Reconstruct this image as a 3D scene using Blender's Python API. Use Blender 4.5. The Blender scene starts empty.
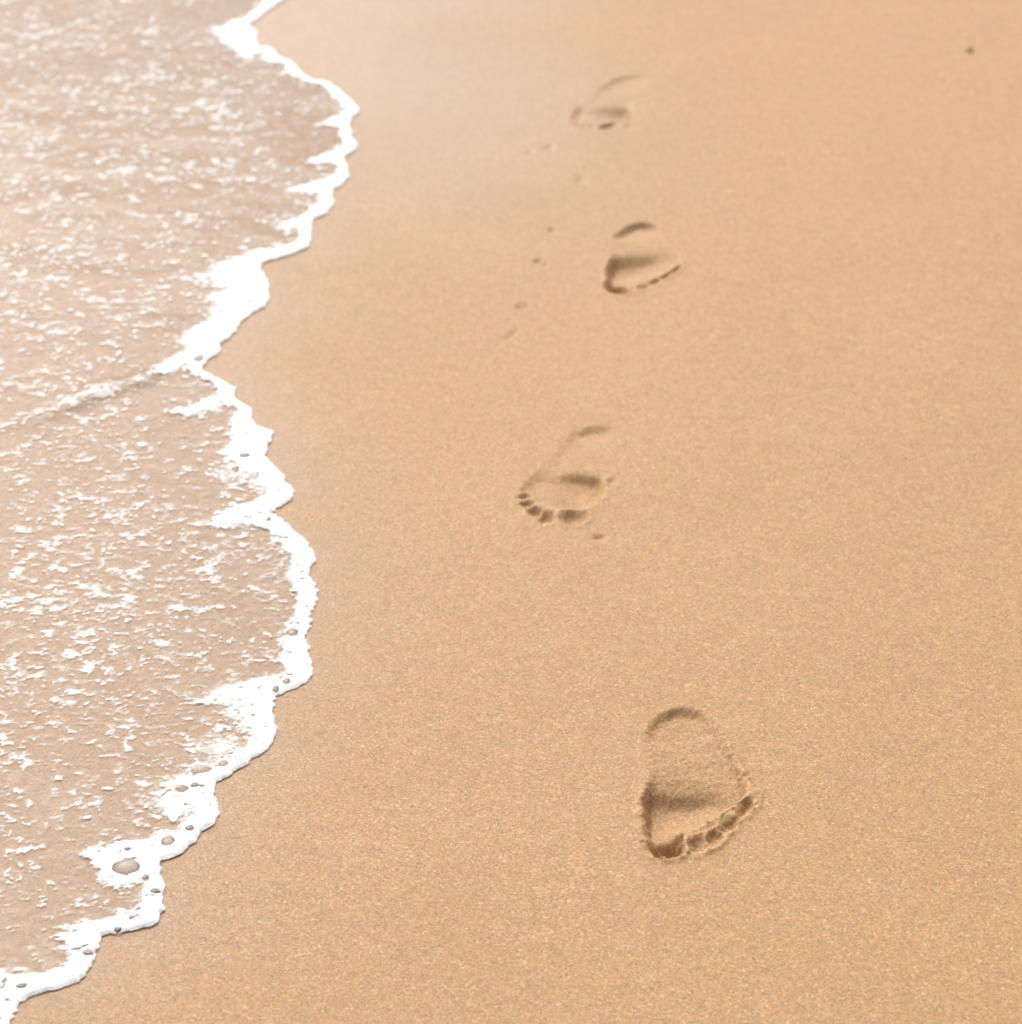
import bpy, math, random
import numpy as np
from mathutils import Vector

S = bpy.context.scene
C = S.collection
R = math.radians

# ------------------------------------------------------------------ camera
CAM_H, PITCH, F_PX = 1.41, R(30.0), 2600.0
cd = bpy.data.cameras.new('camera')
cam = bpy.data.objects.new('camera', cd)
C.objects.link(cam)
cam.location = (0, 0, CAM_H)
cam.rotation_euler = (R(90) - PITCH, 0, 0)
cd.sensor_fit = 'HORIZONTAL'
cd.sensor_width = 36.0
cd.lens = 36.0 * F_PX / 1022.0
cd.clip_start = 0.05
cd.clip_end = 2000
cd.dof.use_dof = True
cd.dof.focus_distance = 2.36
cd.dof.aperture_fstop = 7.0
S.camera = cam

# ------------------------------------------------------------------ light
SUN_ELEV, SUN_AZ = R(47), R(-18)          # azimuth measured from +Y towards +X
wd = bpy.data.worlds.new('World')
S.world = wd
wd.use_nodes = True
wn, wl = wd.node_tree.nodes, wd.node_tree.links
wn.clear()
sky = wn.new('ShaderNodeTexSky')
sky.sky_type = 'NISHITA'
sky.sun_disc = False
sky.sun_elevation = SUN_ELEV
sky.sun_rotation = SUN_AZ
sky.air_density = 0.7
sky.dust_density = 6.0
sky.ozone_density = 0.6
hs = wn.new('ShaderNodeHueSaturation')
hs.inputs['Saturation'].default_value = 0.30      # thin bright overcast: an almost neutral sky
bg = wn.new('ShaderNodeBackground')
bg.inputs['Strength'].default_value = 0.15
wo = wn.new('ShaderNodeOutputWorld')
wl.new(sky.outputs[0], hs.inputs['Color'])
wl.new(hs.outputs[0], bg.inputs['Color'])
wl.new(bg.outputs[0], wo.inputs['Surface'])

sd_ = bpy.data.lights.new('sun', 'SUN')
sd_.energy = 0.9
sd_.angle = R(50)
sd_.color = (1.0, 0.955, 0.89)
sun = bpy.data.objects.new('sun', sd_)
C.objects.link(sun)
sdir = Vector((math.sin(SUN_AZ) * math.cos(SUN_ELEV), math.cos(SUN_AZ) * math.cos(SUN_ELEV), math.sin(SUN_ELEV)))
sun.rotation_euler = sdir.to_track_quat('Z', 'Y').to_euler()
sun.location = sdir * 20

S.view_settings.view_transform = 'Standard'
S.view_settings.look = 'None'
S.view_settings.gamma = 1.0
S.view_settings.use_curve_mapping = False
S.view_settings.exposure = 0.55
S.cycles.transparent_max_bounces = 16

# ------------------------------------------------------------------ maths helpers
def ground(px, py):
    """the place on the flat beach (metres) that a spot of the survey photo shows"""
    px = np.asarray(px, float); py = np.asarray(py, float)
    u, v = (px - 511.0) / F_PX, (py - 512.0) / F_PX
    t = CAM_H / (math.sin(PITCH) + v * math.cos(PITCH))
    return u * t, (math.cos(PITCH) - v * math.sin(PITCH)) * t

def gpts(pts):
    a = np.array(pts, float)
    x, y = ground(a[:, 0], a[:, 1])
    return np.stack([x, y], 1)

def sstep(a, b, x):
    t = np.clip((x - a) / (b - a), 0, 1)
    return t * t * (3 - 2 * t)

def perlin(x, y, seed=0):
    rng = np.random.RandomState(seed)
    ang = rng.rand(256 * 256) * 2 * np.pi
    gx, gy = np.cos(ang), np.sin(ang)
    xi, yi = np.floor(x).astype(np.int64), np.floor(y).astype(np.int64)
    xf, yf = x - xi, y - yi
    def g(ix, iy, dx, dy):
        k = (ix & 255) * 256 + (iy & 255)
        return gx[k] * dx + gy[k] * dy
    u = xf * xf * xf * (xf * (xf * 6 - 15) + 10)
    v = yf * yf * yf * (yf * (yf * 6 - 15) + 10)
    a = g(xi, yi, xf, yf) * (1 - u) + g(xi + 1, yi, xf - 1, yf) * u
    b = g(xi, yi + 1, xf, yf - 1) * (1 - u) + g(xi + 1, yi + 1, xf - 1, yf - 1) * u
    return (a * (1 - v) + b * v) * 1.5

def fbm(x, y, seed=0, octs=4, gain=0.5):
    s, a, n = 0, 1.0, 0
    for i in range(octs):
        s = s + a * perlin(x * 2 ** i, y * 2 ** i, seed + i * 7)
        n += a; a *= gain
    return s / n

def catmull(pts, n=5):
    p = np.vstack([2 * pts[0] - pts[1], pts, 2 * pts[-1] - pts[-2]])
    out = []
    for i in range(1, len(p) - 2):
        for k in range(n):
            t = k / n
            a, b, c, d = p[i - 1], p[i], p[i + 1], p[i + 2]
            out.append(0.5 * (2 * b + (c - a) * t + (2 * a - 5 * b + 4 * c - d) * t * t + (3 * b - a - 3 * c + d) * t ** 3))
    out.append(p[-2])
    return np.array(out)

def seg_dist(X, Y, poly, vals=None, closed=False):
    """distance to a polyline; also a value interpolated along it"""
    best = np.full(X.shape, 1e9); bv = np.zeros(X.shape)
    n = len(poly)
    for i in range(n if closed else n - 1):
        a, b = poly[i], poly[(i + 1) % n]
        dx, dy = b - a
        L = dx * dx + dy * dy + 1e-14
        t = np.clip(((X - a[0]) * dx + (Y - a[1]) * dy) / L, 0, 1)
        d = (X - a[0] - t * dx) ** 2 + (Y - a[1] - t * dy) ** 2
        m = d < best
        best = np.where(m, d, best)
        if vals is not None:
            bv = np.where(m, vals[i] + t * (vals[(i + 1) % n] - vals[i]), bv)
    return np.sqrt(best), bv

def odd(X, Y, poly, closed=False):
    c = np.zeros(X.shape, bool)
    n = len(poly)
    for i in range(n if closed else n - 1):
        a, b = poly[i], poly[(i + 1) % n]
        if a[1] == b[1]: continue
        m = (a[1] > Y) != (b[1] > Y)
        xc = a[0] + (Y - a[1]) * (b[0] - a[0]) / (b[1] - a[1])
        c ^= m & (X < xc)
    return c

def sdf(X, Y, poly):
    """positive inside a closed outline"""
    d, _ = seg_dist(X, Y, poly, closed=True)
    return np.where(odd(X, Y, poly, closed=True), d, -d)

def near_sdf(X, Y, poly, pad, out=-1.0):
    """sdf computed only near the outline"""
    r = np.full(X.shape, out)
    lo, hi = poly.min(0) - pad, poly.max(0) + pad
    m = (X > lo[0]) & (X < hi[0]) & (Y > lo[1]) & (Y < hi[1])
    if m.any(): r[m] = sdf(X[m], Y[m], poly)
    return r

def lines(spans, lo, hi, grow=1.18, big=20.0):
    """grid lines: spans = [(a, b, step_a, step_b)] contiguous; coarser and coarser beyond them out to lo and hi"""
    v = [spans[0][0]]
    for a, b, s0, s1 in spans:
        while v[-1] < b - 1e-9:
            t = (v[-1] - a) / (b - a)
            v.append(min(v[-1] + s0 + (s1 - s0) * t, b))
    v = np.array(v)
    up, s = [v[-1]], v[-1] - v[-2]
    while up[-1] < hi:
        s = min(max(s, spans[-1][3]) * grow, big); up.append(up[-1] + s)
    dn, s = [v[0]], v[1] - v[0]
    while dn[-1] > lo:
        s = min(max(s, spans[0][2]) * grow, big); dn.append(dn[-1] - s)
    r = np.concatenate([dn[:0:-1], v, up[1:]])
    return r[np.concatenate([[True], np.diff(r) > 1e-5])]

# ------------------------------------------------------------------ object helpers
def tag(o, label=None, cat=None, group=None, kind=None):
    if label: o['label'] = label
    if cat: o['category'] = cat
    if group: o['group'] = group
    if kind: o['kind'] = kind
    return o

def grid_mesh(name, X, Y, Z, fmask, mat, parent=None, normals=None, attrs=None):
    """a mesh of the cells in fmask of a height grid"""
    ny, nx = X.shape
    idx = np.arange(nx * ny).reshape(ny, nx)
    q = np.stack([idx[:-1, :-1], idx[:-1, 1:], idx[1:, 1:], idx[1:, :-1]], -1)[fmask]
    used, inv = np.unique(q.ravel(), return_inverse=True)
    me = bpy.data.meshes.new(name)
    me.vertices.add(len(used)); me.loops.add(len(inv)); me.polygons.add(len(q))
    co = np.stack([X.ravel()[used], Y.ravel()[used], Z.ravel()[used]], 1)
    org = np.array(parent.location) if parent is not None else np.zeros(3)
    me.vertices.foreach_set('co', (co - org).astype(np.float32).ravel())
    me.loops.foreach_set('vertex_index', inv.astype(np.int32).ravel())
    me.polygons.foreach_set('loop_start', np.arange(0, len(inv), 4, dtype=np.int32))
    me.update(calc_edges=True)
    me.validate()
    for k, a in (attrs or {}).items():
        at = me.attributes.new(k, 'FLOAT', 'POINT')
        at.data.foreach_set('value', a.ravel()[used].astype(np.float32))
    me.shade_smooth()
    if normals is not None:
        me.normals_split_custom_set_from_vertices(normals.reshape(-1, 3)[used].tolist())
    me.materials.append(mat)
    o = bpy.data.objects.new(name, me)
    C.objects.link(o)
    if parent is not None: o.parent = parent
    return o

def empty(name, loc):
    o = bpy.data.objects.new(name, None)
    o.empty_display_size = 0.05
    C.objects.link(o)
    o.location = loc
    return o

class NT:
    def __init__(s, name):
        s.m = bpy.data.materials.new(name); s.m.use_nodes = True
        s.n, s.l = s.m.node_tree.nodes, s.m.node_tree.links
        s.n.clear()
        s.out = s.n.new('ShaderNodeOutputMaterial')
    def add(s, t, **kw):
        n = s.n.new(t)
        for k, v in kw.items():
            if k in n.inputs: s.put(n, k, v)
            else: setattr(n, k, v)
        return n
    def put(s, n, k, v):
        if hasattr(v, 'is_linked') or hasattr(v, 'links'): s.l.new(v, n.inputs[k])
        else: n.inputs[k].default_value = v
    def math(s, op, a, b=0.0, c=None, clamp=False):
        n = s.n.new('ShaderNodeMath'); n.operation = op; n.use_clamp = clamp
        s.put(n, 0, a); s.put(n, 1, b)
        if c is not None: s.put(n, 2, c)
        return n.outputs[0]
    def noise(s, vec, scale, detail=2.0, rough=0.5, dist=0.0):
        n = s.add('ShaderNodeTexNoise', Scale=scale, Detail=detail, Roughness=rough, Distortion=dist)
        s.l.new(vec, n.inputs['Vector']); return n
    def mix(s, f, a, b, mode='MIX'):
        n = s.n.new('ShaderNodeMix'); n.data_type = 'RGBA'; n.blend_type = mode
        s.put(n, 0, f); s.put(n, 6, a); s.put(n, 7, b); return n.outputs[2]
    def rng(s, v, a, b, c=0.0, d=1.0):
        n = s.add('ShaderNodeMapRange'); s.put(n, 0, v)
        for i, k in enumerate((a, b, c, d)): n.inputs[i + 1].default_value = k
        return n.outputs[0]
    def ramp(s, v, stops, interp='LINEAR'):
        n = s.n.new('ShaderNodeValToRGB'); n.color_ramp.interpolation = interp
        e = n.color_ramp.elements
        while len(e) < len(stops): e.new(0.5)
        for i, (p, c) in enumerate(stops): e[i].position = p; e[i].color = (*c, 1)
        s.l.new(v, n.inputs[0]); return n.outputs[0]

# ------------------------------------------------------------------ materials
def sand_material(name):
    t = NT(name)
    pos = t.add('ShaderNodeNewGeometry').outputs['Position']
    wet = t.add('ShaderNodeAttribute', attribute_name='wetness').outputs['Fac']
    crumb = t.add('ShaderNodeAttribute', attribute_name='loose').outputs['Fac']
    vor = t.add('ShaderNodeTexVoronoi', Scale=780.0); t.l.new(pos, vor.inputs['Vector'])
    sep = t.add('ShaderNodeSeparateColor'); t.l.new(vor.outputs['Color'], sep.inputs[0])
    vo2 = t.add('ShaderNodeTexVoronoi', Scale=420.0); t.l.new(pos, vo2.inputs['Vector'])
    se2 = t.add('ShaderNodeSeparateColor'); t.l.new(vo2.outputs['Color'], se2.inputs[0])
    base = t.ramp(sep.outputs[0], [(0.0, (0.17, 0.105, 0.048)), (0.10, (0.24, 0.145, 0.067)), (0.35, (0.33, 0.18, 0.085)),
                                   (0.60, (0.36, 0.22, 0.115)), (0.85, (0.43, 0.25, 0.12)), (1.0, (0.52, 0.36, 0.21))])
    tint = t.ramp(se2.outputs[1], [(0.0, (0.20, 0.15, 0.09)), (0.3, (0.38, 0.18, 0.095)), (0.5, (0.33, 0.23, 0.10)), (0.75, (0.42, 0.21, 0.09)), (0.9, (0.36, 0.25, 0.17)), (1.0, (0.52, 0.36, 0.22))])
    col = t.mix(0.5, base, tint)
    m1 = t.noise(pos, 5.0, 4.0, 0.55).outputs[0]
    m2 = t.noise(pos, 60.0, 3.0, 0.6).outputs[0]
    col = t.mix(1.0, col, t.ramp(m1, [(0.3, (0.97, 0.965, 0.96)), (0.7, (1.025, 1.025, 1.03))]), 'MULTIPLY')
    col = t.mix(1.0, col, t.ramp(m2, [(0.3, (0.93, 0.93, 0.93)), (0.7, (1.05, 1.05, 1.05))]), 'MULTIPLY')
    col = t.mix(1.0, col, (1.075, 1.05, 0.925, 1), 'MULTIPLY')
    # water-soaked sand is darker and a little redder
    col = t.mix(wet, col, t.mix(1.0, col, (0.70, 0.69, 0.70, 1), 'MULTIPLY'))
    # loose dried crumbs along the rims are paler, with lit edges painted in too
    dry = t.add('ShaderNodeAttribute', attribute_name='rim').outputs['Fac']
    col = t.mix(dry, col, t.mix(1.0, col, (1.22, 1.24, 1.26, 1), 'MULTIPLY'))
    # a bed of grains with a thin skin of water in it
    h1 = t.math('MULTIPLY', t.math('SUBTRACT', 1.0, vor.outputs['Distance']), 0.6)
    h = t.math('ADD', h1, t.math('MULTIPLY', t.noise(pos, 330.0, 3.0, 0.6).outputs[0], 1.1))
    bs = t.math('MULTIPLY_ADD', crumb, 0.30, 0.06)
    bs = t.math('MULTIPLY', bs, t.rng(wet, 0.0, 1.0, 1.0, 0.35))
    b = t.add('ShaderNodeBump', Distance=0.0012); t.l.new(bs, b.inputs['Strength']); t.l.new(h, b.inputs['Height'])
    p = t.add('ShaderNodeBsdfPrincipled')
    t.l.new(col, p.inputs['Base Color']); t.l.new(b.outputs[0], p.inputs['Normal'])
    t.put(p, 'Roughness', t.rng(wet, 0.0, 1.0, 0.66, 0.38))
    p.inputs['IOR'].default_value = 1.37
    t.l.new(p.outputs[0], t.out.inputs[0])
    return t.m

def water_material():
    t = NT('shallow_water')
    pos = t.add('ShaderNodeNewGeometry').outputs['Position']
    n1 = t.noise(pos, 26.0, 4.0, 0.6, 0.8).outputs[0]
    n2 = t.noise(pos, 110.0, 2.0, 0.5).outputs[0]
    h = t.math('MULTIPLY_ADD', n2, 0.25, n1)
    b = t.add('ShaderNodeBump', Distance=0.004, Strength=0.12); t.l.new(h, b.inputs['Height'])
    silt = t.add('ShaderNodeBsdfDiffuse')
    vor = t.add('ShaderNodeTexVoronoi', Scale=300.0); t.l.new(pos, vor.inputs['Vector'])
    mp = t.add('ShaderNodeMapping'); mp.inputs['Scale'].default_value = (1.0, 1.9, 1.0); t.l.new(pos, mp.inputs['Vector'])
    cl = t.ramp(t.noise(mp.outputs[0], 60.0, 6.0, 0.72, 0.6).outputs[0], [(0.36, (0.32, 0.175, 0.075)), (0.5, (0.38, 0.225, 0.105)), (0.64, (0.48, 0.315, 0.185))])
    t.l.new(cl, silt.inputs['Color'])
    tr = t.add('ShaderNodeBsdfTransparent'); tr.inputs[0].default_value = (0.97, 0.96, 0.96, 1)
    deep = t.add('ShaderNodeAttribute', attribute_name='depth').outputs['Fac']
    m = t.add('ShaderNodeMixShader')
    t.put(m, 0, t.rng(deep, 0.0, 0.02, 0.5, 0.75))
    t.l.new(tr.outputs[0], m.inputs[1]); t.l.new(silt.outputs[0], m.inputs[2])
    gl = t.add('ShaderNodeBsdfGlossy', Roughness=0.12); t.l.new(b.outputs[0], gl.inputs['Normal'])
    fr = t.add('ShaderNodeFresnel', IOR=1.24); t.l.new(b.outputs[0], fr.inputs['Normal'])
    m2 = t.add('ShaderNodeMixShader')
    t.l.new(fr.outputs[0], m2.inputs[0]); t.l.new(m.outputs[0], m2.inputs[1]); t.l.new(gl.outputs[0], m2.inputs[2])
    t.l.new(m2.outputs[0], t.out.inputs[0])
    return t.m

def foam_material():
    t = NT('sea_foam')
    pos = t.add('ShaderNodeNewGeometry').outputs['Position']
    den = t.add('ShaderNodeAttribute', attribute_name='cover').outputs['Fac']
    vor = t.add('ShaderNodeTexVoronoi', Scale=330.0, feature='SMOOTH_F1'); t.l.new(pos, vor.inputs['Vector'])
    fine = t.noise(pos, 420.0, 3.0, 0.6).outputs[0]
    # thin foam is full of pin holes, thick foam is solid
    a = t.math('ADD', den, t.math('MULTIPLY', t.math('SUBTRACT', fine, 0.5), 0.45))
    a = t.math('MULTIPLY', t.rng(a, 0.04, 1.0), t.rng(den, 0.02, 0.16))
    a = t.math('POWER', a, 1.55)
    b = t.add('ShaderNodeBump', Distance=0.0006, Strength=0.10)
    t.l.new(t.math('MULTIPLY_ADD', fine, 0.5, t.math('SUBTRACT', 1.0, vor.outputs['Distance'])), b.inputs['Height'])
    p = t.add('ShaderNodeBsdfPrincipled', Roughness=0.45)
    p.inputs['Base Color'].default_value = (0.85, 0.85, 0.835, 1)
    p.inputs['IOR'].default_value = 1.33
    t.l.new(b.outputs[0], p.inputs['Normal'])
    tr = t.add('ShaderNodeBsdfTransparent')
    m = t.add('ShaderNodeMixShader')
    tl = t.add('ShaderNodeBsdfTranslucent'); tl.inputs[0].default_value = (0.92, 0.91, 0.90, 1)
    mt = t.add('ShaderNodeMixShader'); mt.inputs[0].default_value = 0.04
    t.l.new(p.outputs[0], mt.inputs[1]); t.l.new(tl.outputs[0], mt.inputs[2])
    t.l.new(a, m.inputs[0]); t.l.new(tr.outputs[0], m.inputs[1]); t.l.new(mt.outputs[0], m.inputs[2])
    t.l.new(m.outputs[0], t.out.inputs[0])
    return t.m

def film_material():
    t = NT('bubble_film')
    tr = t.add('ShaderNodeBsdfTransparent'); tr.inputs[0].default_value = (0.98, 0.975, 0.97, 1)
    gl = t.add('ShaderNodeBsdfGlossy', Roughness=0.04)
    fr = t.add('ShaderNodeFresnel', IOR=1.25)
    m = t.add('ShaderNodeMixShader')
    t.l.new(fr.outputs[0], m.inputs[0]); t.l.new(tr.outputs[0], m.inputs[1]); t.l.new(gl.outputs[0], m.inputs[2])
    milk = t.add('ShaderNodeBsdfDiffuse'); milk.inputs[0].default_value = (0.85, 0.82, 0.78, 1)
    mk = t.add('ShaderNodeMixShader'); mk.inputs[0].default_value = 0.19
    t.l.new(m.outputs[0], mk.inputs[1]); t.l.new(milk.outputs[0], mk.inputs[2])
    t.l.new(mk.outputs[0], t.out.inputs[0])
    return t.m

def leaf_material():
    t = NT('green_leaf')
    pos = t.add('ShaderNodeNewGeometry').outputs['Position']
    c = t.ramp(t.noise(pos, 300.0, 2.0).outputs[0], [(0.3, (0.10, 0.15, 0.02)), (0.7, (0.22, 0.25, 0.05))])
    p = t.add('ShaderNodeBsdfPrincipled', Roughness=0.5)
    t.l.new(c, p.inputs['Base Color'])
    t.l.new(p.outputs[0], t.out.inputs[0])
    return t.m

M_SAND, M_WATER, M_FOAM, M_FILM, M_LEAF = sand_material('beach_sand'), water_material(), foam_material(), film_material(), leaf_material()

# ------------------------------------------------------------------ the edge of the wash: px, py, width of the solid foam (px)
EDGE = [(284,0,14),(270,10,14),(256,21,16),(249,26,22),(256,31,30),(257,40,24),(260,47,18),(270,48,16),(276,52,16),(281,59,15),
 (290,61,14),(296,66,12),(303,75,11),(316,81,10),(326,82,10),(337,89,11),(350,99,13),(356,106,14),(359,112,14),(353,118,14),(351,124,13),
 (352,131,13),(353,139,13),(358,146,15),(353,152,16),(344,159,14),(347,166,12),(349,173,12),(347,181,13),(340,187,14),(333,191,14),
 (334,200,14),(331,209,15),(324,216,16),(313,220,15),(313,230,13),(310,246,14),(298,252,16),(282,258,20),(267,262,24),(261,266,28),
 (265,275,32),(270,286,36),(268,299,34),(264,307,34),(250,316,34),(241,324,34),(237,332,32),(229,339,30),(220,345,28),(222,350,26),
 (214,357,22),(203,366,20),(202,369,14),(212,376,12),(224,382,12),(233,387,18),(236,391,20),(233,398,16),(244,404,14),(252,411,17),
 (254,424,22),(266,429,28),(274,434,34),(270,445,34),(266,456,32),(272,464,32),(281,473,32),(288,484,28),(294,492,28),(290,501,26),
 (278,509,26),(272,514,24),(281,520,24),(295,532,24),(307,543,24),(314,555,25),(314,564,25),(309,573,20),(315,585,19),(316,597,18),
 (314,608,18),(311,616,20),(312,625,22),(306,637,23),(309,652,24),(312,666,28),(311,678,30),(302,686,30),(288,692,26),(276,698,24),
 (274,704,23),(274,716,24),(277,731,24),(270,746,24),(254,760,22),(231,776,24),(217,785,26),(217,800,22),(219,811,24),(216,822,24),
 (203,832,24),(195,843,26),(183,853,26),(167,860,24),(160,863,20),(163,878,20),(165,899,22),(160,920,22),(151,927,22),(123,933,20),
 (102,938,24),(97,952,27),(92,966,25),(81,980,24),(67,987,22),(44,993,22),(24,1001,30),(17,1012,30),(11,1024,30),(0,1044,28),(-18,1062,26)]
e = np.array(EDGE, float)
# the beach runs on beyond the view in both directions
gx, gy = ground(e[:, 0], e[:, 1])
sc_px = F_PX / (CAM_H / (math.sin(PITCH) + (e[:, 1] - 512) / F_PX * math.cos(PITCH)))
core = np.stack([gx, gy, e[:, 2] / sc_px], 1)
rng = np.random.RandomState(4)
def run_on(p0, sgn, drift):
    out, x, y, k = [], p0[0], p0[1], 0
    while abs(y) < 160:
        st = 0.05 if k < 90 else (0.4 if k < 110 else 8.0)
        y += sgn * st * (0.8 + 0.4 * rng.rand()); k += 1
        xx = x + drift * (y - p0[1]) + 0.10 * math.sin(k * 0.31) * min(1, k / 6) + 0.03 * rng.randn() * (1 if st < 1 else 20)
        out.append((xx, y, 0.02 + 0.012 * rng.rand()))
    return np.array(out)
core = catmull(core, 4)
core[:, 0] += 0.0012 * rng.randn(len(core))
up_, dn_ = run_on(core[0], 1, 0.05), run_on(core[-1], -1, 0.10)
SH = np.vstack([up_[::-1], core, dn_])
SHORE, SHW = SH[:, :2], SH[:, 2]

def shore_dist(X, Y):
    """signed distance to the edge of the wash, positive over the water, and the foam width there"""
    d = np.zeros(X.size); w = np.zeros(X.size)
    x, y = X.ravel(), Y.ravel()
    # near the edge exactly, far from it on a thinned edge
    ymn, ymx = SHORE[:, 1], SHORE[:, 1]
    order = np.argsort(y); CH = 24000
    for s in range(0, len(order), CH):
        ii = order[s:s + CH]
        lo, hi = y[ii].min() - 0.45, y[ii].max() + 0.45
        k = np.where((SHORE[:, 1] > lo) & (SHORE[:, 1] < hi))[0]
        a, b = (k.min() - 1, k.max() + 2) if len(k) else (0, len(SHORE))
        if not len(k):
            j = np.argmin(abs(SHORE[:, 1] - y[ii].mean())); a, b = j - 3, j + 4
        a, b = max(a, 0), min(b, len(SHORE))
        dd, ww = seg_dist(x[ii], y[ii], SHORE[a:b], SHW[a:b])
        ins = odd(x[ii], y[ii], SHORE[a:b])
        d[ii] = np.where(ins, dd, -dd); w[ii] = ww
    return d.reshape(X.shape), w.reshape(X.shape)

# ------------------------------------------------------------------ footprints
# each: outline at the surface, depth marks (x, y, metres) and toes (x, y, half width, half height, metres, tilt)
FEET = [
 dict(label='faint shallow bare footprint, farthest of the trail', px=(607, 104),
  outline=[(600,88),(612,80),(624,76),(640,75),(649,78),(650,84),(643,92),(636,101),(633,110),(629,119),(612,120),(598,122),(586,122),(575,121),(571,115),(576,108),(586,102),(594,95)],
  depth=[(628,80,.0035),(640,82,.002),(615,86,.003),(620,95,.0005),(600,98,.001),(588,104,.0008),(648,86,.000),(640,98,.000),(635,104,.0005),(577,113,.0045),(595,106,.000),(610,105,.000),(624,104,.001),(600,114,.005),(612,113,.009),(625,113,.013),(610,119,.004),(590,119,.002)],
  toes=[(608,126,12,2.8,.005,0.2),(591,127,5.5,2,.0022,0),(583,126,5,2,.002,0),(577,124,4,2,.002,0),(572,119,3,2,.002,0)],
  wall=.013, lip=.0003, split=(98, 106)),
 dict(label='bare footprint with dark hollow, second farthest of the trail', px=(642, 259),
  outline=[(613,236),(624,228),(636,223),(650,223),(660,229),(666,238),(672,246),(678,255),(679,262),(671,269),(658,276),(645,281),(635,284),(632,285),(622,287),(609,284),(606,272),(609,262),(613,254),(612,244)],
  depth=[(630,228,.008),(645,228,.007),(620,233,.007),(636,235,.005),(655,235,.001),(628,243,.000),(613,243,.0),(645,243,.000),(613,252,.0005),(628,252,.0005),(645,251,.0005),(660,250,.001),(664,241,.000),(672,248,.001),(614,265,.016),(626,265,.0155),(640,264,.0135),(655,262,.0105),(670,259,.005),(618,276,.011),(635,276,.009),(655,271,.007),(672,264,.004)],
  toes=[(619,285,15,9,.019,0.05),(643,287,9,2.4,.003,.2),(655,282,8.5,2.1,.0034,.35),(666,276,7.5,2.0,.0034,.45),(676,270,7,2.0,.0034,.5)],
  wall=.010, lip=.0012, split=(245, 255)),
 dict(label='shallow bare footprint with five clear toe dents, midway up the beach', px=(567, 478),
  outline=[(560,446),(570,435),(584,428),(600,426),(612,429),(616,438),(613,452),(607,466),(604,478),(604,492),(598,504),(586,509),(572,509),(557,509),(545,507),(536,502),(528,494),(520,491),(525,482),(534,474),(547,463)],
  depth=[(575,434,.0038),(590,430,.005),(604,432,.005),(572,443,.0015),(590,444,.002),(614,442,.001),(600,455,.0),(612,452,.0),(606,467,.0),(560,456,.0012),(580,465,.000),(600,470,.0),(548,468,.0015),(530,482,.0035),(524,488,.003),(545,485,.0045),(562,488,.0055),(580,486,.010),(595,488,.012),(602,491,.010),(575,500,.006),(592,503,.004),(550,498,.002),(535,496,.002)],
  toes=[(574,516,15,9,.009,.1),(546,517,9,6.5,.008,.1),(535,511.5,9,5.2,.007,-.1),(527,504,8.5,3.4,.0045,.15),(525,496.5,8,2.6,.004,.12)],
  wall=.013, lip=.0010, split=(458, 472)),
 dict(label='deep bare footprint with crumbly toe ridge, closest to the camera', px=(695, 780),
  outline=[(646,735),(650,724),(660,716),(672,710),(684,708),(698,712),(709,719),(718,731),(727,745),(736,762),(744,779),(748,791),(742,800),(730,808),(716,818),(702,827),(690,832),(678,834),(684,838),(685,848),(680,856),(668,859),(656,857),(648,847),(645,832),(644,818),(643,802),(645,790),(650,778),(649,764),(645,748)],
  depth=[(650,732,.003),(658,724,.0045),(672,717,.006),(688,716,.006),(706,724,.0035),(719,738,.003),(728,752,.0045),(738,766,.006),(690,730,.007),(672,738,.005),(695,745,.005),(712,750,.005),(650,748,.000),(655,765,.000),(650,778,.001),(670,762,.002),(690,766,.003),(712,768,.006),(735,776,.008),(665,776,.002),(690,776,.003),(715,777,.005),(654,785,.006),(670,786,.007),(690,787,.006),(715,787,.007),(735,784,.007),(650,797,.017),(668,798,.018),(690,798,.0175),(715,797,.015),(740,790,.009),(655,808,.019),(680,808,.0175),(705,806,.013),(730,798,.009),(652,818,.018),(668,818,.017),(690,818,.012),(710,812,.009),(665,828,.010),(680,827,.006),(652,830,.012),(666,835,.004),(678,832,.003),(655,836,.006),(664,848,.021),(677,849,.020),(655,849,.019),(690,826,.004)],
  toes=[(667,848,17,11,.019,.1),(698,845,12,8,.0055,.2),(714,838,10,7,.0055,.5),(730,825,12,6.5,.0055,.6),(746,808,14,5.5,.005,.8)],
  wall=.0085, lip=.0026, split=(762, 776)),
]

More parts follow.
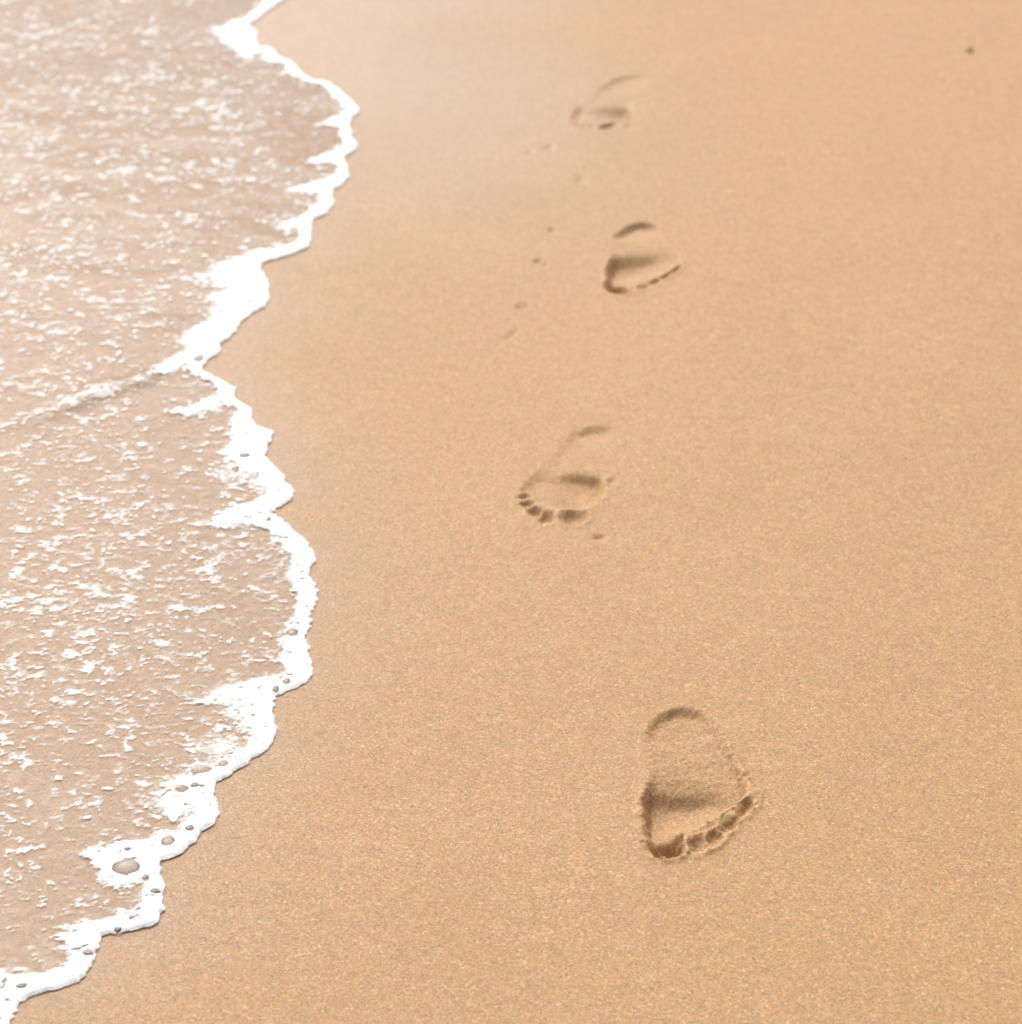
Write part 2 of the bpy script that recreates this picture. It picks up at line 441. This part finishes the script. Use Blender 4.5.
def footprint_fields(X, Y):
    """height change of the sand, looseness and which part (0 none, 1 heel, 2 arch, 3 ball, 4.. toes) for every foot"""
    H = np.zeros(X.shape); loose = np.zeros(X.shape); rim = np.zeros(X.shape)
    part = np.zeros(X.shape, int)
    for fi, f in enumerate(FEET):
        out = catmull(gpts(f['outline'] + [f['outline'][0]]), 4)[:-1]
        lo, hi = out.min(0) - 0.07, out.max(0) + 0.05
        j = np.where((Y[:, 0] > lo[1]) & (Y[:, 0] < hi[1]))[0]; i = np.where((X[0] > lo[0]) & (X[0] < hi[0]))[0]
        sl = (slice(j[0], j[-1] + 1), slice(i[0], i[-1] + 1))
        x, y = X[sl], Y[sl]
        # ragged outline
        amp = min(f['lip'], .003) * 0.45 + 0.0006
        wx = x + amp * fbm(x * 80, y * 80, 31 + fi, 2); wy = y + amp * fbm(x * 80, y * 80, 51 + fi, 2)
        s = sdf(wx, wy, out)
        sy = abs(ground(511, f['px'][1])[1] - ground(511, f['px'][1] + 1)[1]) * (3.6, 4.5, 5, 5)[fi]
        dx, dy = gpts([(d[0], d[1]) for d in f['depth']]).T
        num = np.zeros(x.shape); den = np.full(x.shape, 1e-14)
        for a, b, d in zip(dx, dy, [d[2] for d in f['depth']]):
            w = np.exp(-((x - a) ** 2 / (2 * 0.011 ** 2) + (y - b) ** 2 / (2 * sy ** 2))) + 1e-7 / (((x - a) ** 2 + (y - b) ** 2) / 0.01 ** 2 + 1) ** 2
            num += w * d; den += w
        D = num / den
        wall = f['wall']
        h = -D * sstep(-0.25 * wall, wall, s)
        pt = np.where(s > -0.004, 3, 0)
        y1, y2 = [ground(511, q)[1] for q in f['split']]
        pt = np.where((pt > 0) & (y > y1), 1, np.where((pt > 0) & (y > y2), 2, pt))
        sall = s.copy()
        tmask = np.zeros(x.shape)
        for tx, ty, rx, ry, td, tilt in f['toes']:
            cx, cy = ground(tx, ty)
            tmask = np.maximum(tmask, np.exp(-(((x - cx) / 0.016) ** 2 + ((y - cy) / 0.030) ** 2)))
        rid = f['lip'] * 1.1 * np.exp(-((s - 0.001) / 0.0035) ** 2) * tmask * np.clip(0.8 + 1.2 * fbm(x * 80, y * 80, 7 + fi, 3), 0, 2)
        h = h + rid
        hs_ = [h]
        best = np.full(x.shape, -1e9)
        for ti, (tx, ty, rx, ry, td, tilt) in enumerate(f['toes']):
            cx, cy = ground(tx, ty)
            pxm = abs(ground(tx + 1, ty)[0] - cx); pym = abs(ground(tx, ty + 1)[1] - cy)
            # ellipse on the ground
            jx, jy = (0.0022 * fbm(x * 110, y * 110, 131 + ti, 3), 0.0022 * fbm(x * 110, y * 110, 141 + ti, 3)) if fi == 3 else (0, 0)
            ux, uy = (wx + jx - cx) / pxm, -(wy + jy - cy) / pym
            c, sn = math.cos(tilt), math.sin(tilt)
            a, b = (ux * c - uy * sn) / rx, (ux * sn + uy * c) / ry
            q = 1 - np.sqrt(a * a + b * b)
            th = -td * sstep(-0.15, 0.75, q)
            hs_.append(th)
            m = (q > -0.18) & (q > best)
            pt = np.where(m, 4 + ti, pt); best = np.where(m, q, best)
            sall = np.maximum(sall, q * min(rx * pxm, ry * pym))
        # toes dig deeper than the ball, a ridge stays between them
        K = 700.0
        h = -np.log(sum(np.exp(-K * q_) for q_ in hs_) - (len(hs_) - 1)) / K
        lipn = 0.55 + 0.9 * fbm(x * 60, y * 60, 71 + fi, 3)
        side = 0.12 + 0.88 * sstep(hi[1] - 0.14, lo[1] + 0.11, y)
        side = np.maximum(side, 0.9 * sstep(out[:, 0].mean() + 0.01, out[:, 0].max() - 0.02, x) * sstep(hi[1] - 0.09, hi[1] - 0.15, y)) if fi == 3 else side
        h = h + f['lip'] * np.clip(lipn, 0, 1.6) * side * np.exp(-((sall + 0.003) / 0.0045) ** 2)
        inside = sstep(-0.012, 0.002, sall)
        crumb = min(f['lip'] / .003, 1.0)
        h = h + inside * (0.0007 * fbm(x * 160, y * 160, 91 + fi, 3) * (0.3 + 0.8 * crumb)) 
        clump = np.clip(fbm(x * 150, y * 150, 17 + fi, 2) - 0.12, 0, 1)
        h = h + crumb * 0.008 * clump * np.exp(-((sall - 0.001) / 0.006) ** 2) * side
        H[sl] += h
        rim[sl] = np.maximum.reduce([rim[sl], 0.9 * np.clip(rid / .003, 0, 1), crumb ** .5 * np.clip(fbm(x * 90, y * 90, 27 + fi, 3) * 1.6 + .55, 0, 1) * np.exp(-((sall) / 0.004) ** 2) * side])  # paler colour for dried crumbs and for light on the ridge and lips
        loose[sl] = np.maximum(loose[sl], inside * (0.35 + 0.65 * crumb))
        part[sl] = np.where(pt > 0, fi * 20 + pt, part[sl])
    return H, loose, part, rim

DENTS = [(598.6,537,6,2.4,.004,'dark slanting dimple in the sand just below the big toe of the midway footprint'),
 (628.5,126,3.5,2,.0025,'tiny dimple in the sand beside the farthest footprint'),
 (550,147,5,2,.003,'small dimple in the sand, upper right of two below the farthest footprint'),
 (530,152,3.5,2,.0025,'small dimple in the sand, lower left of two below the farthest footprint'),
 (581,180,5.5,3,.003,'soft round dimple in the sand between the two farthest footprints'),
 (552,230,3.5,3,.0035,'small round dimple in the sand left of the second farthest footprint'),
 (538,261,4.2,2.4,.004,'left one of a touching pair of dimples between foam and second farthest footprint'),
 (544,264.5,3.6,2.2,.0035,'right one of a touching pair of dimples between foam and second farthest footprint'),
 (520,306,4,2.4,.004,'left half of the double dimple above the midway footprint'),
 (526,306,3.4,2.6,.004,'right half of the double dimple above the midway footprint'),
 (514,333,3.4,2.4,.003,'small dimple in the sand, upper of the lowest pair above the midway footprint'),
 (508.5,337,4,2,.003,'small dimple in the sand, lower of the lowest pair above the midway footprint'),
 (611,481,4.5,2.2,.003,'slanting scratch in the sand at the inner side of the midway footprint')]

# ------------------------------------------------------------------ sand
ys = []
fy = [(ground(511, a)[1], ground(511, b)[1]) for a, b in ((540, 420), (136, 68), (300, 218), (880, 700))]
fy.sort()
spans, cur = [], 1.5
for a, b in fy:
    spans.append((cur, a, .008, .008))
    st = .0015 if a < 2.3 else .002
    spans.append((a, b, st, st)); cur = b
spans.append((cur, 4.4, .01, .01))
yl = lines(spans, -150, 150)
xl = lines([(-1.0, -0.02, .008, .008), (-0.02, 0.24, .0014, .0014), (0.24, 1.0, .008, .008)], -150, 150)
X, Y = np.meshgrid(xl, yl)
D, W = shore_dist(X, Y)
Hf, LO, PART, RIM = footprint_fields(X, Y)
Z = Hf.copy()
near = (abs(X) < 6) & (Y > -3) & (Y < 12)
Z += np.where(near, 0.0012 * fbm(X * 2.2, Y * 2.2, 3, 3) + 0.0004 * fbm(X * 22, Y * 22, 5, 2), 0)
for cx, cy, rx, ry, dd, _ in DENTS:
    gx0, gy0 = ground(cx, cy)
    px_, py_ = abs(ground(cx + 1, cy)[0] - gx0), abs(ground(cx, cy + 1)[1] - gy0)
    q = ((X - gx0) / (rx * px_)) ** 2 + ((Y - gy0) / (ry * py_)) ** 2
    Z -= 0.95 * dd * np.exp(-q * 1.1)
    k = (q < 1.7) & (PART == 0)
    PART[k] = 200 + DENTS.index((cx, cy, rx, ry, dd, _))
# the beach falls away under the water
Dp = np.clip(D, 0, None)
Z = Z * (1 - sstep(-0.02, 0.02, D) * 0.85) - 0.018 * np.clip(Dp, 0, 2) - 0.03 * np.clip(Dp - 2, 0, 60)
Z += 0.02 * np.clip(-D - 2.5, 0, 40)
wet = 0.62 * np.exp(-np.clip(-D, 0, None) / 0.10)
wet = np.where(D > 0, 0.35 + 0.65 * np.exp(-np.clip(D, 0, None) / 0.02), wet)
wet = np.clip(wet + 0.25 * fbm(X * 4, Y * 4, 11, 3) * np.exp(-abs(D) / 0.25), 0, 1)
# firm damp sheen drifting in from the sea at the far end
wet = np.maximum(wet, 0.95 * sstep(0.62, 0.08, -D) * sstep(2.7, 3.9, Y))
zy, zx = np.gradient(Z, yl, xl)
N = np.stack([-zx, -zy, np.ones_like(Z)], -1)
N /= np.linalg.norm(N, axis=-1, keepdims=True)
fp = PART[:-1, :-1]
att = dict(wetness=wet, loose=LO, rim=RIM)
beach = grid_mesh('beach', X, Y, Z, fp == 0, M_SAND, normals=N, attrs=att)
tag(beach, 'smooth damp golden sand running up from the wash', 'sand', kind='structure')
for fi, f in enumerate(FEET):
    x0, y0 = ground(*f['px'])
    root = empty('footprint', (float(x0), float(y0), 0.0))
    bpy.context.view_layer.update()
    tag(root, f['label'], 'footprint', 'bare footprints in a line up the beach')
    names = {1: 'heel_hollow', 2: 'arch_hollow', 3: 'ball_hollow'}
    for k in range(1, 9):
        m = fp == fi * 20 + k
        if m.sum() > 3:
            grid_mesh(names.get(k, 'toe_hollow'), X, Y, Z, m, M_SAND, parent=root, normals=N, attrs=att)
for di, dn in enumerate(DENTS):
    m = fp == 200 + di
    if m.sum() > 3:
        o = grid_mesh('sand_dimple', X, Y, Z, m, M_SAND, normals=N, attrs=att)
        tag(o, dn[5], 'dimple', 'small dimples in the sand')

# ------------------------------------------------------------------ water
def wave(X, Y):
    n = (abs(X) < 8) & (Y > -4) & (Y < 14)
    z = 0.0018 * fbm(X * 5 + Y * 2, Y * 9, 21, 2) + 0.0004 * perlin(X * 18, Y * 26, 22)
    # a low fold in the wash where two sheets of water meet
    a, b = np.array(ground(152, 377)), np.array(ground(8, 434))
    d, t = seg_dist(X + 0.01 * fbm(X * 9, Y * 9, 8, 2), Y + 0.02 * fbm(X * 7, Y * 7, 9, 2), np.array([a, (a + b) / 2 + [0, 0.012], b]), np.array([1.0, 1.2, 0.4]))
    z = z + 0.0042 * t * np.exp(-(d / 0.015) ** 2)
    return np.where(n, z, 0)
ylw = lines([(1.4, 4.5, .004, .007)], -150, 150)
xlw = lines([(-1.0, 0.0, .004, .004)], -150, 30)
Xw, Yw = np.meshgrid(xlw, ylw)
Dw, _ = shore_dist(Xw, Yw)
Zw = 0.0012 + wave(Xw, Yw) * sstep(0.0, 0.06, Dw)
fm = (Dw[:-1, :-1] > .004) & (Dw[1:, 1:] > .004) & (Dw[1:, :-1] > .004) & (Dw[:-1, 1:] > .004)
water = grid_mesh('water', Xw, Yw, Zw, fm, M_WATER, attrs=dict(depth=0.018 * np.clip(Dw, 0, None)))
tag(water, 'thin clear sheet of wash sliding over the sand', 'water', kind='structure')

# ------------------------------------------------------------------ foam
# thick tongues and patches behind the edge: outline, softness (px), strength
TONGUES = [
 ([(214,31),(232,25),(248,24),(258,34),(258,50),(248,62),(238,52),(224,44)],5,1.0),
 ([(318,127),(334,118),(352,112),(352,122),(338,127)],3,1.0),
 ([(308,164),(324,157),(350,147),(348,157),(330,165)],3,1.0),
 ([(291,191),(310,186),(344,176),(338,190),(312,195)],3.5,1.0),
 ([(274,228),(296,218),(320,213),(312,226),(290,234)],5,.7),
 ([(216,268),(240,260),(285,250),(262,262),(266,300),(238,312),(212,300),(228,288),(206,280)],7,.9),
 ([(186,336),(206,326),(240,312),(240,326),(214,358),(185,368),(150,379),(166,364),(186,352)],5,1.0),
 ([(168,412),(196,405),(228,392),(238,400),(214,412),(190,416)],4,.8),
 ([(232,420),(250,405),(262,440),(262,470),(238,470),(228,455),(236,440)],5,.95),
 ([(206,524),(228,513),(262,500),(282,505),(278,518),(250,522),(226,528)],5,.95),
 ([(212,474),(240,462),(270,470),(262,486),(232,482)],8,.55),
 ([(196,702),(224,690),(280,676),(300,686),(270,702),(225,704)],6,.8),
 ([(222,700),(256,694),(262,722),(246,732),(228,722)],6,.62),
 ([(190,748),(215,738),(246,744),(226,758),(200,756)],6,.62),
 ([(150,795),(168,782),(206,764),(224,772),(214,808),(182,822),(160,816)],7,.68),
 ([(84,852),(112,846),(150,840),(176,832),(172,856),(160,884),(140,878),(120,892),(104,882),(96,866)],5,.9),
 ([(68,932),(84,924),(120,918),(150,914),(140,930),(106,938),(94,958),(72,962)],5,.95),
 ([(-30,974),(0,974),(40,977),(70,972),(64,986),(24,1000),(0,1030),(-30,1040)],4,1.0),
 ([(16,424),(50,408),(100,392),(146,378),(110,396),(60,412)],6,.6),
]
# holes in the foam that a bubble fills: x, y, half width, half height (px), words
BUBBLES = [(126,869,13.5,7,'largest bubble, a grey oval in the foam near the lower left corner'),
 (201,772,10,4,'long oval bubble in the foam where the edge dips left, below the pale bay'),
 (223.5,766.5,4.6,3.2,'round bubble right of the long oval one'),
 (168,843.5,6.5,5,'slanted bubble in the foam upper right of the largest one'),
 (190,831,4,2.6,'small bubble in the foam bend above the slanted bubble'),
 (182,791,6,3,'thin bubble in the lacy patch beneath the long oval one'),
 (195,788,3.4,2.2,'small bubble at the right end of the lacy patch'),
 (292.5,635,5.5,3.4,'oval bubble in the straight part of the foam edge'),
 (287,684,3.4,2.6,'right one of two small bubbles where the foam bends under the straight part'),
 (276,692,3,2.4,'left one of two small bubbles where the foam bends under the straight part'),
 (245,458,5,2.2,'slanted bubble in the wide foam midway up the edge'),
 (235.5,470,3.4,2,'small bubble lower left of the slanted one midway up'),
 (199,361,4.2,3,'bubble where the two foam lobes meet at the notch'),
 (88,955.5,5.2,2.6,'flat bubble in the foam corner near the bottom'),
 (155,894,5,2.2,'flat bubble in the narrow foam below the largest one'),
 (132,920,3.2,2,'small bubble in the foam shelf along the bottom bend'),
 (118,932,2.6,1.8,'tiny bubble at the lower rim of the foam shelf'),
 (22,989,5,2.8,'bubble in the foam at the bottom left corner'),
 (146,880,3.4,2,'small bubble right of the largest one'),
 (128,851,3,1.8,'tiny bubble just above the largest one')]

ylf = lines([(1.50, 2.3, .0015, .0018), (2.3, 4.25, .0018, .0040)], -1.0, 8.0, 1.10, .05)
xlf = lines([(-0.86, -0.12, .0017, .0017)], -3.0, 0.6, 1.10, .03)
Xf, Yf = np.meshgrid(xlf, ylf)
Df, Wf = shore_dist(Xf, Yf)
Wf = Wf * 1.12
bead = -0.0016 * np.abs(perlin(Xf * 75, Yf * 75, 41)) - 0.0011 * np.abs(perlin(Xf * 190, Yf * 190, 43)) + 0.0009
d = Df + bead
wob = 1 + 0.55 * fbm(Xf * 20, Yf * 32, 44, 4)
dw = d / (Wf * np.clip(wob, .4, 2))
band = sstep(1.45, 0.40, dw)
wx = 0.008 * fbm(Xf * 30, Yf * 45, 45, 4); wy = 0.011 * fbm(Xf * 30, Yf * 45, 46, 4)
solid = band.copy()
for poly, soft, st in TONGUES:
    g = gpts(poly)
    px_ = abs(ground(poly[0][0] + 1, poly[0][1])[0] - ground(poly[0][0], poly[0][1])[0])
    s = near_sdf(Xf + wx, Yf + wy, g, 0.11)
    t = sstep(-soft * px_ * 3.4, soft * px_ * 2.2, s)
    solid = np.maximum(solid, t * min(1, st + .02))
# lace: curls of foam drawn out over the moving water
def ridge(x, y, seed, octs=4):
    s, a, n = 0, 1.0, 0
    for i in range(octs):
        s = s + a * (1 - np.abs(perlin(x * 2 ** i, y * 2 ** i, seed + i)) * 2.2); n += a; a *= .6
    return s / n
def unit(a): return (a - a.mean()) / a.std()
qx, qy = Xf * 17 + Yf * 2 + 0.9 * fbm(Xf * 16, Yf * 20, 61, 3), Yf * 21 + 0.9 * fbm(Xf * 14, Yf * 18, 62, 3)
r1 = unit(ridge(qx, qy, 63))
r2 = unit(ridge(qx * 2.6 + 5, qy * 2.6, 67, 3))
patch = unit(fbm(Xf * 6, Yf * 9, 64, 3))
fine = fbm(Xf * 85, Yf * 105, 65, 3)
mid = unit(fbm(Xf * 34, Yf * 48, 66, 5, 0.68))
tiny = unit(fbm(Xf * 90 + 9, Yf * 115, 68, 4, 0.7))
calm = np.exp(-((d - Wf - 0.05) / 0.045) ** 2)      # clearer water just behind the rim
near_rim = sstep(0.02, 0.6, solid)
l1 = 0.55 * r1 + 0.40 * r2 + 0.20 * patch + 0.70 * mid + 0.50 * tiny - 0.5 * calm + 1.0 * near_rim
l2 = 0.75 * mid + 0.75 * tiny + 0.25 * patch - 0.3 * calm + 0.6 * near_rim
sel = (Df > .08) & (Df < .8)
q1 = np.quantile(l1[sel], [0.54, 0.96]); q2 = np.quantile(l2[sel], [0.28, 0.975])
lc = np.maximum(0.76 * sstep(q1[0], q1[1], l1), 0.56 * sstep(q2[0], q2[1], l2))
m = np.clip(solid, 0, 1)
body = sstep(0.0, 1.0, m * 1.42 - (1.12 - m) * (0.52 + 0.36 * mid + 0.26 * tiny))
cover = np.maximum(lc, body)
core_ = sstep(0.80, 0.15, dw)
cover = np.maximum(cover, core_)
# pinholes, then the named bubbles
pin = perlin(Xf * 190, Yf * 190, 81) * 0.6 + perlin(Xf * 90, Yf * 90, 82) * 0.6
cover = cover * (1 - sstep(0.26, 0.60, pin) * sstep(.003, .009, d) * 0.62)
hole = np.zeros(Xf.shape)
for bx, by, rx, ry, _ in BUBBLES:
    gx0, gy0 = ground(bx, by)
    a, b = abs(ground(bx + 1, by)[0] - gx0) * rx, abs(ground(bx, by + 1)[1] - gy0) * ry
    q = np.sqrt(((Xf - gx0) / a) ** 2 + ((Yf - gy0) / b) ** 2)
    hole = np.maximum(hole, sstep(1.12, 0.92, q))
cover = cover * (1 - hole * 0.97)
cover = np.clip(cover, 0, 1) * sstep(-0.0004, 0.0012, d)
zf = 0.0012 + wave(Xf, Yf) * sstep(0.0, 0.06, Df) + 0.0009
prof = np.sin(np.clip(d / 0.015, 0, 1) * np.pi / 2) * (1 - 0.6 * sstep(0.4, 1.2, d / Wf))
zf = zf + 0.0015 * prof * np.clip(np.maximum(band, solid * .6), 0, 1) * (1 + 0.35 * fbm(Xf * 60, Yf * 60, 47, 3)) - 0.0019 * sstep(.004, 0, d)
zf = zf + 0.0002 * cover + 0.0008 * body * np.clip(0.5 + fine, 0, 1)
zf = zf - 0.0012 * hole * np.clip(band, 0, 1)
zf = np.maximum(zf, 0.0020 + wave(Xf, Yf) * sstep(0, .06, Df) - .001 * sstep(.003, 0, d))
keep = np.maximum.reduce([cover[:-1, :-1], cover[1:, 1:], cover[1:, :-1], cover[:-1, 1:]]) > .05
foam = grid_mesh('foam', Xf, Yf, zf, keep, M_FOAM, attrs=dict(cover=cover))
tag(foam, 'white lacy sea foam with a thick scalloped rim along the sand', 'foam', kind='stuff')

# ------------------------------------------------------------------ bubbles: thin domes standing in the foam
import bmesh
for bx, by, rx, ry, words in BUBBLES:
    gx0, gy0 = ground(bx, by)
    a, b = abs(ground(bx + 1, by)[0] - gx0) * rx, abs(ground(bx, by + 1)[1] - gy0) * ry
    bm = bmesh.new()
    n, rings = 28, 7
    rows = []
    rr = random.Random(int(bx))
    ph = rr.random() * 6
    hgt = 0.45 * min(a, b)
    for k in range(rings):
        th = (math.pi / 2) * k / rings
        row = []
        for i in range(n):
            p = 2 * math.pi * i / n
            w = 1 + 0.05 * math.sin(2 * p + ph) + 0.03 * math.sin(3 * p + 2 * ph)
            row.append(bm.verts.new((a * 1.04 * w * math.cos(th) * math.cos(p), b * 1.04 * w * math.cos(th) * math.sin(p), hgt * math.sin(th))))
        rows.append(row)
    top = bm.verts.new((0, 0, hgt))
    for k in range(rings - 1):
        for i in range(n):
            bm.faces.new((rows[k][i], rows[k][(i + 1) % n], rows[k + 1][(i + 1) % n], rows[k + 1][i]))
    for i in range(n): bm.faces.new((rows[-1][i], rows[-1][(i + 1) % n], top))
    me = bpy.data.meshes.new('bubble'); bm.to_mesh(me); bm.free(); me.shade_smooth()
    me.materials.append(M_FILM)
    o = bpy.data.objects.new('bubble', me); C.objects.link(o)
    o.location = (float(gx0), float(gy0), 0.0030)
    tag(o, words, 'bubble', 'bubbles in the foam edge')

# ------------------------------------------------------------------ the one green scrap of leaf
lx, ly = ground(970, 51)
bm = bmesh.new()
L, Wd, n = 0.0062, 0.0058, 12
def leafpt(u, v, z):
    hw = Wd * math.sin(math.pi * min(max(u, 0.02), 0.98)) ** 0.7
    return ((u - .5) * 2 * L, v * hw, 0.0008 + 0.0016 * abs(v) ** 1.5 + 0.0010 * math.sin(u * 3.1) + z)
for zz in (0.0, 0.0006):
    g = [[bm.verts.new(leafpt(i / n, j / 3, zz)) for j in range(-3, 4)] for i in range(n + 1)]
    for i in range(n):
        for j in range(6):
            q = (g[i][j], g[i + 1][j], g[i + 1][j + 1], g[i][j + 1])
            bm.faces.new(q if zz else q[::-1])
bmesh.ops.recalc_face_normals(bm, faces=bm.faces)
me = bpy.data.meshes.new('leaf_scrap'); bm.to_mesh(me); bm.free(); me.shade_smooth(); me.materials.append(M_LEAF)
o = bpy.data.objects.new('leaf_scrap', me); C.objects.link(o)
o.location = (float(lx), float(ly), 0.0); o.rotation_euler = (0.05, 0, R(22))
tag(o, 'tiny green scrap of leaf lying alone on the dry sand', 'leaf')
